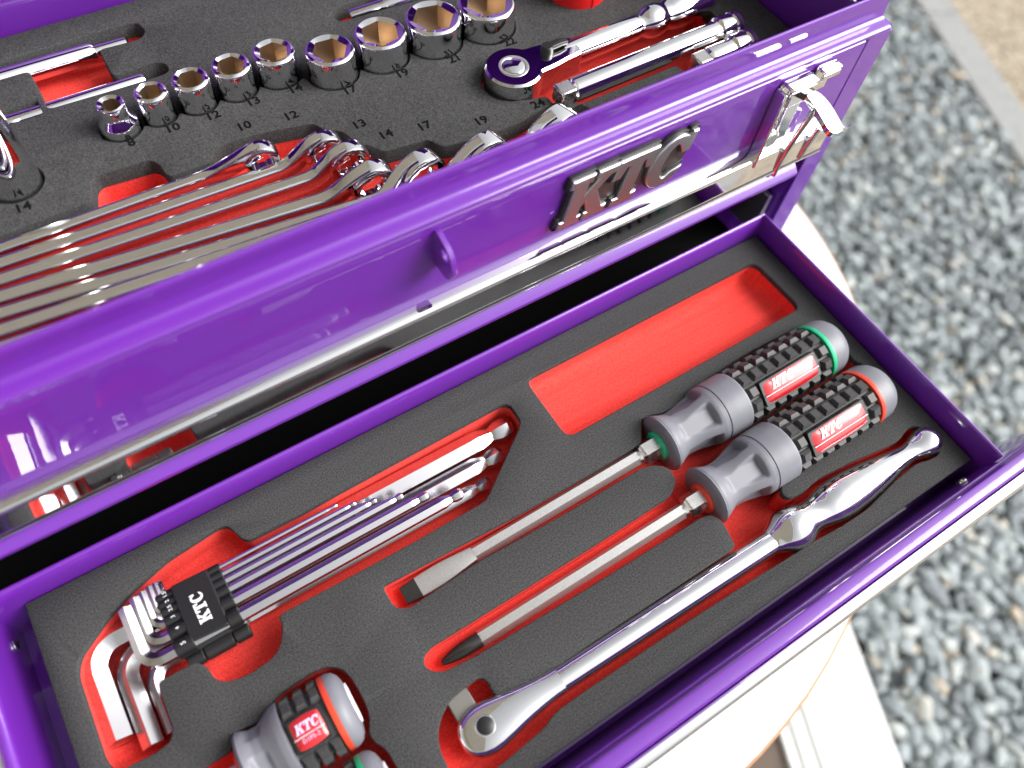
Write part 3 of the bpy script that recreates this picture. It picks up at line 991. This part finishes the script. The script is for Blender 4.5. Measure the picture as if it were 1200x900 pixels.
# ================================================================== screwdrivers
def badge(parent, x0, x1, r, phi, w, code=None, print_mat=WHITE, lh=4.6):
    c, s = math.cos(phi), math.sin(phi)
    n = Vector((0, -s, c))
    ty = Vector((0, c, s))
    o = Vector(((x0 + x1) / 2, 0, 0)) + n * r
    ux = Vector((1, 0, 0))
    L = x1 - x0
    mb = MB()
    base = ccw(rrect(L + 0.9, w + 0.9, 1.0))
    fb = mk('badge_frame', *xf(prism(base, -2.6, 0.2, 0.2), o, ux, ty, n), BLACKPL, parent)
    # domed resin plate
    bm_v = []
    bm_f = []
    nu, nv = 14, 8
    for i in range(nu + 1):
        for j in range(nv + 1):
            a, b = -1 + 2 * i / nu, -1 + 2 * j / nv
            bm_v.append((a * L / 2, b * w / 2, 1.25 - 0.8 * max(abs(a) ** 10, abs(b) ** 8) - 0.35 * b * b - 0.5 * a * a))
    for i in range(nu):
        for j in range(nv):
            q = i * (nv + 1) + j
            bm_f.append((q, q + nv + 1, q + nv + 2, q + 1))
    pl = mk('badge', *xf((bm_v, bm_f), o, ux, ty, n), BADGE, parent, sharp=50)
    return fb, pl, o, ux, ty, n

def pad_mesh(a, b, h):
    """a low pyramid-topped rubber block with sloping sides"""
    a0, b0 = a / 2, b / 2
    a1, b1 = a / 2 - 0.85, b / 2 - 0.85
    v = [(-a0, -b0, -0.8), (a0, -b0, -0.8), (a0, b0, -0.8), (-a0, b0, -0.8), (-a0, -b0, 0.25), (a0, -b0, 0.25), (a0, b0, 0.25), (-a0, b0, 0.25), (-a1, -b1, h), (a1, -b1, h), (a1, b1, h), (-a1, b1, h)]
    f = [(8, 9, 10, 11)]
    for k in range(4):
        k2 = (k + 1) % 4
        f += [(k, k2, 4 + k2, 4 + k), (4 + k, 4 + k2, 8 + k2, 8 + k)]
    return v, f
_pm = mk('grip_pad', *pad_mesh(5.0, 5.5, 2.1), RUBBER, sharp=0)
PAD = _pm.data
bpy.data.objects.remove(_pm)

def driver(label, p, tilt, tip, ringm, stub=False, off=0.0):
    """origin at the collar mouth on the axis; +x runs towards the butt"""
    t = thing('stubby_screwdriver' if stub else 'screwdriver', label, 'screwdriver', p, (0, -tilt, 0), None)
    # grey collar with thumb flats
    R0 = 14.6
    if stub:
        cpf = [(0, 6.9), (0, 10.6), (0.5, 12.2), (1.6, 13.0), (3.2, 12.5), (6, 11.2), (9, 11.2), (12, 12.6), (15, 14.4), (17.2, 15.0), (18.0, 15.0), (18.2, 12)]
        g0, g1, band, cap = 18.0, 34.5, 34.5, 42.0
    else:
        cpf = [(0, 6.9), (0, 11.2), (0.5, 12.9), (1.6, 13.9), (3.0, 13.7), (5.5, 12.2), (9, 11.1), (13, 10.9), (18, 11.7), (23, 13.1), (28.5, 14.45), (30.6, 14.6), (30.9, 14.25), (31.3, 14.25), (31.6, 14.7), (37, 14.9), (43.6, 14.9), (44.4, 14.5), (44.5, 12)]
        g0, g1, band, cap = 44.3, 95.5, 95.5, 118.0
    def flat(x, a, r):
        if stub:
            cx, hw, lo_, hi_, pha = 7.0, 0.36, 3.5, 10.8, 0.35
        else:
            cx, hw, lo_, hi_, pha = 17.5, 0.44, 8.0, 27.0, 0.30
        k = (a - pha) / (math.pi * 2 / 5)
        d = abs(k - round(k)) * (math.pi * 2 / 5)
        wx = max(0, min(1, (x - lo_) / 2.0)) * max(0, min(1, (hi_ - x) / 1.6))
        wa = max(0, min(1, (hw + 0.05 - d) / 0.17))
        if wx * wa <= 0:
            return r
        rf = 10.4 if not stub else 10.4
        rr = min(r, rf / max(0.6, math.cos(d)))
        return r + (rr - r) * (wx * wx * (3 - 2 * wx)) * (wa * wa * (3 - 2 * wa))
    # resample the collar finely so the flats read
    xs = [q[0] for q in cpf]
    rs = [q[1] for q in cpf]
    fine = []
    for (xa, ra), (xb, rb) in zip(cpf, cpf[1:]):
        m = max(1, int((xb - xa) / 0.6))
        for q in range(m):
            fine.append((xa + (xb - xa) * q / m, ra + (rb - ra) * q / m))
    fine.append(cpf[-1])
    if not stub:
        sm = []
        for x, r in fine:
            if 2 < x < 28:
                w = [float(np.interp(x + d, xs, rs)) for d in (-2, -1, 0, 1, 2)]
                r = sum(w) / 5
            sm.append((x, r))
        fine = sm
    mk('collar', *lathe(fine, 144, flat), GREYPL, t, sharp=40)
    # grip
    gr = mk('grip', *lathe([(g0, 10), (g0, 12.5), (g1, 12.5), (g1, 10)], 48), RUBBER, t)
    phi = R(35) if not stub else R(10)
    npad = 12
    nx = 7 if not stub else 3
    pitch = (g1 - g0 - 0.4) / nx
    bx0, bx1 = (g0 + 8.0, g0 + 41.6) if not stub else (g0 + 1.8, g0 + 13.6)
    for a in range(npad):
        ang = phi + (a + 0.5) * 2 * math.pi / npad
        for i in range(nx):
            x = g0 + 0.4 + pitch * (i + 0.5)
            da = (ang - phi + math.pi) % (2 * math.pi) - math.pi
            if abs(da) < (0.56 if not stub else 0.55) and bx0 - 2.8 < x < bx1 + 2.8:
                continue
            if math.cos(ang) < -0.55:
                continue
            q = bpy.data.objects.new('grip_pad', PAD)
            col.objects.link(q)
            q.parent = gr
            n = Vector((0, -math.sin(ang), math.cos(ang)))
            ty = Vector((0, math.cos(ang), math.sin(ang)))
            M3 = Matrix((Vector((1, 0, 0)), ty, n)).transposed()
            q.matrix_local = Matrix.Translation((Vector((x, 0, 0)) + n * 12.6) * MM) @ M3.to_4x4() @ Matrix.Diagonal((pitch * 0.77 / 5.0, 1, 1, 1))
    # band and butt cap
    br = 14.55
    mk('ring_band', *lathe([(band - 0.2, 11), (band - 0.2, br), (band + 0.1, br + 0.15), (band + 1.9, br + 0.1), (band + 2.1, 11)], 64), ringm, t)
    if stub:
        cpr = [(band + 2.0, 14.6), (band + 3.5, 14.5), (band + 5.5, 13.6), (band + 6.9, 11.8), (band + 7.6, 9.4), (band + 7.7, 8.5), (band + 7.7, 0.01)]
    else:
        cpr = [(band + 2.0, 14.5), (band + 6, 14.4), (band + 9.0, 14.0), (band + 11.2, 13.1), (band + 12.8, 11.8), (band + 13.8, 10.2), (band + 14.4, 8.4), (band + 14.8, 5), (band + 14.9, 0.01)]
    mk('butt_cap', *lathe(cpr, 64), GREYPL, t, sharp=60)
    if stub:
        mk('butt_disc', *lathe([(band + 7.5, 8.0), (band + 8.3, 7.8), (band + 8.5, 6.5), (band + 8.5, 0.01)], 40), WHITE, t)
    # badge with white lettering
    wb = 11.4 if not stub else 11.5
    fb, pl, o, ux, ty, n = badge(gr, bx0, bx1, 14.1, phi, wb)
    if stub:
        letters(gr, o + ux * (-4.4) + ty * 0.2, ux, ty, n, 3.4, LILAC, 0.25, 0.05, 1.27, 0.02, 0.88, name='badge_letter')
        text('badge_code', 'D1PS-2' if tip == 'cross' else 'D1MS-6', 2.2, o + ty * -2.6, ux, ty, LILAC, gr, 0.05, 1.24)
        mk('badge_line', *xf(box(-5.7, 5.7, -.12, .12, 1.2, 1.27), o + ty * -0.95, ux, ty, n), WHITE, gr)
    else:
        letters(gr, o + ux * (-11.8) + ty * 0.4, ux, ty, n, 4.7, WHITE, 0.25, 0.05, 1.27, 0.04, 0.95, name='badge_letter')
        mk('badge_line', *xf(box(-16.4, 16.4, -.14, .14, 1.0, 1.27), o + ty * -1.2, ux, ty, n), WHITE, gr)
    # inner ring, bolster and shaft
    mk('mouth_ring', *lathe([(-1.6, 4.5), (-1.7, 6.2), (-1.3, 6.9), (-0.6, 7.1), (0.3, 7.1), (0.4, 4.5)], 40), ringm, t)
    if stub:
        sh = sweep([(-22, 0, 0), (-1, 0, 0)], ngon(3.0, 6, R(30)))
        mk('shaft', *sh, BLADE, t, sharp=20)
        return t
    bol = MB()
    sec = ngon(4.9, 6, R(0))
    bol.add(sweep([(-10.6, 0, 0), (-9.9, 0, 0), (-9.3, 0, 0), (-2.2, 0, 0), (-0.8, 0, 0)], sec, [0.72, 0.9, 1, 1, 1]))
    bol.build('bolster', STEEL, t, sharp=20)
    mk('shaft_neck', *lathe([(-12.5, 3.2), (-10.2, 3.6)], 24), STEEL, t)
    hexs = ngon(3.1, 6, R(0))
    if tip == 'flat':
        xs0 = -131.0
        path = [(-98.5, 0, 0), (-97, 0, 0), (-12, 0, 0)]
        mk('shaft', *sweep(path, hexs, [0.96, 1, 1]), BLADE, t, sharp=20)
        sec = rrect(2, 2, .25, 2)
        bl = [(-124.6, 4.3, 1.0), (-120, 4.55, 1.3), (-115, 4.6, 1.7), (-109, 4.2, 2.2), (-103, 3.5, 2.6), (-98.2, 3.0, 2.9)]
        mk('blade', *sweep([(x, 0, 0) for x, _, _ in bl], sec, [(w, h) for _, w, h in bl]), BLADE, t, sharp=20)
        tp = [(-131.5, 3.7, 0.55), (-131.0, 3.8, 0.62), (-124.5, 4.31, 1.01)]
        mk('blade_tip', *sweep([(x, 0, 0) for x, _, _ in tp], sec, [(w, h) for _, w, h in tp]), DARKTIP, t, sharp=20)
    else:
        mk('shaft', *sweep([(-115.6, 0, 0), (-115, 0, 0), (-12, 0, 0)], hexs, [0.96, 1, 1]), BLADE, t, sharp=20)
        def cross(x, a, r):
            if x > -120:
                return r
            d = abs(((a + R(20)) % R(90)) - R(45))
            k = max(0, 1 - abs(d) / 0.42) * min(1, (-120 - x) / 5.0)
            return r * (1 - 0.45 * k)
        pr = [(-132.8, 0.8), (-131.5, 1.5), (-129.5, 2.0), (-127, 2.55), (-124, 3.0), (-121, 3.15), (-119, 3.2), (-115.4, 3.25)]
        mk('cross_tip', *lathe(pr, 48, cross), DARKTIP, t, sharp=30)
    return t
driver('slotted screwdriver with a green band, upper of the two long drivers', (154.4, 80.7, -3.0), R(1.27), 'flat', GREEN)
driver('cross-point screwdriver with a red band, lower of the two long drivers', (156.2, 50.0, -3.0), R(1.25), 'cross', REDRING)
driver('stubby cross-point screwdriver with an orange-red band at the bottom of the photo', (-54.6, 54.6, -2.0), 0, 'cross', REDRING, True)
driver('stubby screwdriver with a green band, mostly out of frame below the red-banded stubby', (-54.6, 23.2, -2.0), 0, 'flat', GREEN, True)

# ================================================================== spinner handle
sp = thing('spinner_handle', 'long chrome spinner handle with swivel square drive along the drawer front', 'handle', (24.8, 20.6, -3.0))
sp.rotation_euler = (0, 0, R(-0.85))
pr = [(140.0, 5.3), (141.2, 5.5), (143.5, 5.6), (146.0, 6.4), (149.5, 8.6), (153, 9.8), (157, 10.0), (160, 9.4), (164, 7.9), (167.5, 7.2), (171, 7.6), (176, 8.8), (181, 9.5), (187, 9.6), (195, 9.1), (205, 7.9), (215, 6.3), (223, 5.0), (227.5, 4.5), (231, 4.8), (235, 6.1), (238.5, 7.2), (241.5, 7.5), (244, 6.9), (245.6, 5.2), (246.2, 3)]
fine = []
xs = np.linspace(145.0, 246.2, 90)
px = [q[0] for q in pr]
prr = [q[1] for q in pr]
def smr(x):
    return float(np.mean([np.interp(x + d, px, prr) for d in (-1.6, -.8, 0, .8, 1.6)]))
fine = [(143.2, 5.3), (144.2, 5.9)] + [(float(x), smr(x)) for x in xs] + [(246.6, 2.0), (246.7, 0.01)]
mk('grip', *lathe(fine, 64), CHROME, sp, sharp=50)
mk('shaft', *lathe([(30, 5.3), (143.4, 5.35)], 48), CHROME, sp)
hp = [(-9.9, 0.28, 0.45), (-9.3, 0.47, 0.6), (-8.2, .67, .74), (-6.2, .86, .87), (-3.4, .99, .96), (0, 1.06, 1.0), (4, 1.04, 1.0), (9, .94, 1.0), (15, .81, .97), (20, .72, .93), (25, .645, .89), (30, .595, .86), (34, .585, .855)]
hs_ = [(9.1 * math.copysign(abs(math.cos(a)) ** 0.8, math.cos(a)), 6.2 * math.copysign(abs(math.sin(a)) ** 0.7, math.sin(a))) for a in [2 * math.pi * k / 40 for k in range(40)]]
mk('fork_head', *sweep([(x, 0, 0.2) for x, _, _ in hp], hs_, [(a, b) for _, a, b in hp]), CHROME, sp, sharp=60)
mk('swivel_pin', *upright(lathe([(5.2, 3.3), (6.6, 3.3), (6.8, 3.0), (6.8, 0.01)], 28)), BLACKPL, sp, loc=(0.6, 0.5, 0))
mk('pin_ring', *upright(lathe([(5.0, 4.0), (6.3, 3.9), (6.45, 3.7), (6.45, 3.35)], 28, cap=False)), CHROME, sp, loc=(0.6, 0.5, 0))
dv = MB()
dv.add(box(-4.7, 4.7, 2, 17.0, -5.5, 1.6))
dv.build('square_drive', DULL, sp, bevel=0.5, loc=(-2.2, 0, 0), rot=(0, 0, R(3)))
mk('detent_ball', *upright(lathe([(5.0, 1.3), (5.9, 1.1), (6.25, 0.6), (6.35, 0.01)], 18)), STEEL, sp, loc=(-0.4, -5.6, -0.9))

# ================================================================== upper tray tools
MM, ZO = 0.00090313, 0.03033
for s, x, y, r, rt in SOCK:
    big = s > 14
    t = thing('socket', '', 'socket', (x, y, TZF - 14), (0, 0, R(12 + 7 * (s % 5))), 'chrome hex sockets standing in the tray foam')
    t['label'] = {8: 'smallest chrome socket, with a flared base, above the printed 8', 10: 'small chrome socket above the printed 10, second from the left', 12: 'chrome socket above the printed 12, third in the row',
                  13: 'chrome socket above the printed 13, between the 12 and 14 sockets', 14: 'mid-size chrome socket above the printed 14', 17: 'chrome socket above the printed 17, first of the larger sockets',
                  19: 'large chrome socket above the printed 19', 21: 'large chrome socket above the printed 21, next to the cut-off one', 22: 'largest chrome socket, cut off by the top of the photo'}[s]
    H = 27.6
    n = 48
    ri = 0.43 * s
    outer = []
    if s == 8:
        prf = [(0, r - .6), (0.6, r), (16.5, r), (18.5, r - .5), (21.0, rt + .3), (23, rt), (H - 1.1, rt), (H - .4, rt - .3), (H, rt - .9)]
    else:
        prf = [(0, r - .6), (0.6, r), (15, r), (17, rt), (H - 1.5, rt), (H - .8, rt - .25), (H - .25, rt - .8), (H, rt - 1.5)]
    mb = MB()
    v, f = upright(lathe(prf, n, cap=False))
    mb.add((v, f))
    # mouth: flat annulus, chamfer and six-sided bore
    circ0 = [((rt - (.9 if s == 8 else 1.5)) * math.cos(2 * math.pi * k / n), (rt - (.9 if s == 8 else 1.5)) * math.sin(2 * math.pi * k / n)) for k in range(n)]
    hexo = []
    for k in range(n):
        a = 2 * math.pi * k / n
        d = ((a + R(30)) % R(60)) - R(30)
        hexo.append(((ri + .15) / math.cos(d) * math.cos(a), (ri + .15) / math.cos(d) * math.sin(a)))
    hexo = [p if math.hypot(*p) < rt - 1.6 else (p[0] * (rt - 1.6) / math.hypot(*p), p[1] * (rt - 1.6) / math.hypot(*p)) for p in hexo]
    bore = MB()
    mb.add(strip(circ0, H, hexo, H - 0.9))
    v, f = weld(mb.v, mb.f)
    mk('socket_body', v, f, CHROME, t, sharp=30)
    bore.add(strip(hexo, H - 0.9, hexo, H - 13))
    bore.add(fill2d([hexo], H - 13))
    v, f = weld(bore.v, bore.f)
    mk('hex_bore', v, f, SOCKIN, t, sharp=25)

WREN = [('10', (-110, 276.9), (27, 275.6), (57.2, 271.0), 8.2, 2.4), ('12', (-110, 270.6), (58, 264.6), (84.0, 263.4), 9.6, 2.7), ('13', (-110, 263.2), (66, 253.2), (91.0, 252.4), 10.2, 2.8),
        ('14', (-110, 256.8), (66, 239.0), (94.6, 236.6), 11.0, 3.0), ('17', (-110, 249.0), (87, 227.6), (116.0, 231.4), 13.0, 2.8), ('19', (-110, 239.0), (116, 223.0), (147.5, 227.0), 14.4, 2.9), ('24', (-110, 231), (146, 212), (186.5, 225.4), 17.8, 2.9)]
WL = {'10': 'smallest offset ring wrench, topmost of the fan, ring below the printed 10', '12': 'second offset ring wrench from the top, its ring below the printed 12', '13': 'third offset ring wrench from the top, beside the printed 13',
      '14': 'fourth offset ring wrench, its ring lowest among the small ones', '17': 'offset ring wrench whose ring sits below the printed 17', '19': 'offset ring wrench whose ring sits below the printed 19, partly behind the purple lip', '24': 'largest offset ring wrench, only its broad ring showing behind the purple lip'}
for s, a, b, c, r, w in WREN:
    t = thing('ring_wrench', WL[s], 'wrench', (a[0], a[1], TZF - 6), None, 'offset ring wrenches fanned out in the tray')
    ax, ay = a
    ex = 9.0
    b_ = (b[0] - ax + ex, b[1] - ay + ex * (b[1] - ay) / (b[0] - ax))
    c_ = (c[0] - ax, c[1] - ay)
    d = Vector((c_[0] - b_[0], c_[1] - b_[1])).normalized()
    ztop, hs2 = 63.0, 4.4
    zc = ztop - r - (TZF - 6)
    zs = 50.0 - (TZF - 6)
    an0 = R(128)
    pe = (c_[0] + (r - 1.6) * math.cos(an0), c_[1], zc + (r - 2.2) * math.sin(an0))
    pm = (b_[0] * .42 + pe[0] * .58, b_[1] * .3 + pe[1] * .7, zs * .35 + pe[2] * .65)
    p2 = (c_[0] + (r - 2.4) * math.cos(R(95)), c_[1], zc + (r - 2.6) * math.sin(R(95)))
    path = [(0, 0, zs), (b_[0] * .5, b_[1] * .5, zs), (b_[0] - 12, b_[1] + 12 * (-b_[1] / b_[0]), zs), (b_[0] - 1, b_[1], zs + 0.2), pm, pe, p2]
    path = path[:2] + smooth_open(path[2:], 2)
    mk('shaft', *sweep(path, [(a * math.cos(R(10)) - b * math.sin(R(10)), a * math.sin(R(10)) + b * math.cos(R(10))) for a, b in rrect(2 * w, 2 * hs2, 1.4, 4)]), CHROME, t, sharp=40)
    # ring with twelve-point bore
    n = 72
    hh = r * 0.20 + 1.9
    ri = 0.5 * float(s)
    star = []
    for k in range(n):
        an = 2 * math.pi * k / n
        dd = ((an + R(15)) % R(30)) - R(15)
        star.append(((ri + 0.1) * (1 + 0.10 * abs(dd) / R(15)) * math.cos(an), (ri + 0.1) * (1 + 0.10 * abs(dd) / R(15)) * math.sin(an)))
    cc = lambda q: [(q * math.cos(2 * math.pi * k / n), q * math.sin(2 * math.pi * k / n)) for k in range(n)]
    mb = MB()
    mb.add(strip(cc(r - .9), -hh, cc(r), -hh + .9)).add(strip(cc(r), -hh + .9, cc(r), hh - 1.0)).add(strip(cc(r), hh - 1.0, cc(r - .35), hh - .3)).add(strip(cc(r - .35), hh - .3, cc(r - 1.2), hh))
    mb.add(strip(cc(r - 1.2), hh, star, hh - 0.2)).add(strip(star, hh - .2, star, -hh)).add(strip(star, -hh, cc(r - .9), -hh))
    v, f = weld(mb.v, mb.f)
    rg = mk('ring', v, f, CHROME, t, sharp=35, loc=(c_[0], c_[1], zc), rot=(R(90), 0, math.atan2(d.y, d.x) * 0.6))
    r2 = rg.copy()
    col.objects.link(r2)
    r2.location = ((2.0 - r) * MM, 0.0, (zc - 4.0) * MM)

# ratchet
rt = thing('ratchet_handle', 'chrome ratchet handle with round head and black lever', 'ratchet', (185.6, 262.3, TZF - 4))
hd = []
for k in range(40):
    a = R(40) + R(280) * k / 39
    hd.append((14.4 * math.cos(a), 14.4 * math.sin(a)))
hd = hd + [(20, -8.6), (28, -7.2), (38, -6.3), (38, 6.3), (28, 7.2), (20, 8.6)]
mk('head', *prism(fillet(hd, 3), 0, 12.2, 1.0), CHROME, rt, sharp=30)
mk('head_ring', *upright(lathe([(12.0, 7.6), (12.7, 7.4), (12.7, 6.2), (12.3, 5.9)], 40, cap=False)), BLADE, rt)
mk('head_button', *upright(lathe([(11.5, 5.6), (12.7, 5.5), (12.9, 5.2), (12.9, 0.01)], 40)), CHROME, rt)
lv = MB()
lv.add(upright(lathe([(12, 3.4), (15.2, 3.2), (15.8, 2.6), (15.8, 0.01)], 24)))
lv.add(sweep([(0, 0, 14.3), (7, 0.2, 14.6), (11.5, 0.4, 14.0)], rrect(4.6, 2.6, 1, 3), [1, .95, .8]))
lv.build('lever', BLACKPL, rt, loc=(20.5, 1.8, 0))
nk = [(30, 6.4), (38, 6.5), (58, 6.3), (77, 6.3), (79, 5.6), (81, 5.6), (83, 7.0), (86, 8.2), (90, 8.5), (93, 8.2), (95.5, 7.2), (97, 6.9), (100, 7.8), (106, 8.6), (125, 8.6), (127, 8)]
mk('grip', *lathe(nk, 40), CHROME, rt, sharp=40, loc=(0, 0.5, 6.2), rot=(0, 0, R(1.5)))

def ext_bar(label, p, L, r, rot):
    t = thing('extension_bar', label, 'extension bar', p, (0, 0, rot), 'chrome extension bars in the tray')
    mk('bar', *lathe([(8.4, r - 1.6), (9.2, r - .3), (10, r), (L - 16, r), (L - 14, r + .2), (L - 12.5, r + 1.4), (L - 5, r + 1.4), (L - 4.2, r + .7), (L - 3.4, r + 1.4), (L, r + 1.2), (L, r - 1)], 40), CHROME, t, sharp=30)
    k = MB()
    k.add(box(0, 9, -4.4, 4.4, -4.4, 4.4))
    k.build('square_drive', STEEL, t, bevel=0.9)
ext_bar('long chrome extension bar below the ratchet handle', (196.2, 239.0, TZF + 3), 116, 6.0, R(0.9))
ext_bar('short chrome extension bar nearest the purple lip', (272.5, 226.2, TZF + 2), 38, 6.2, R(0.8))
rk = thing('red_knob', 'round red plastic knob at the top edge of the photo', 'knob', (255, 308, TZF - 5))
mk('knob', *upright(lathe([(0, 16.5), (20, 16.3), (23.5, 15.2), (25.5, 12.5), (26, 8), (26, 0.01)], 48)), REDPL, rk)
mk('knob_rib', *box(-0.5, 0.5, -16.9, -15.8, 1, 20), REDPL, rk)
b1 = thing('sliding_bar', 'chrome bar in the long back slot of the tray, red pocket in front', 'bar', (-95, 381, TZF - 5))
mk('bar', *lathe([(0, 5), (110, 5), (111.5, 4.2)], 32), CHROME, b1)
mk('bar_tip', *lathe([(111, 3.2), (127, 3.0), (128, 2.0)], 24), CHROME, b1)
b2 = thing('sliding_bar', 'thin chrome bar in the short slot left of the small sockets', 'bar', (-33, 349, TZF - 4))
mk('bar', *lathe([(0, 3.6), (62, 3.6), (63.5, 3.0)], 32), CHROME, b2)
mk('bar_knob', *lathe([(-8, 4.6), (-6.5, 6.0), (-1.5, 6.0), (0, 4.4)], 32), CHROME, b2)
b3 = thing('chrome_adapter', 'slim chrome adapter in the slot at the top of the photo, above the sockets', 'adapter', (138, 347, TZF - 3))
mk('adapter', *lathe([(0, 2.6), (1, 3.2), (18, 3.4), (24, 6.5), (70, 6.8)], 32), CHROME, b3)
ss = thing('spark_plug_socket', 'tall dark chrome socket standing at the left edge above the printed 14', 'socket', (SPK[0], SPK[1], TZF - 20))
mk('socket_body', *upright(lathe([(0, 10.6), (62, 10.8), (64, 10.6), (65, 9.8), (65, 6.5), (60, 6.3)], 48, cap=False)), CHROME, ss, sharp=30)
mk('hex_bore', *upright(lathe([(45, 6.3), (60.5, 6.3)], 6)), SOCKIN, ss)
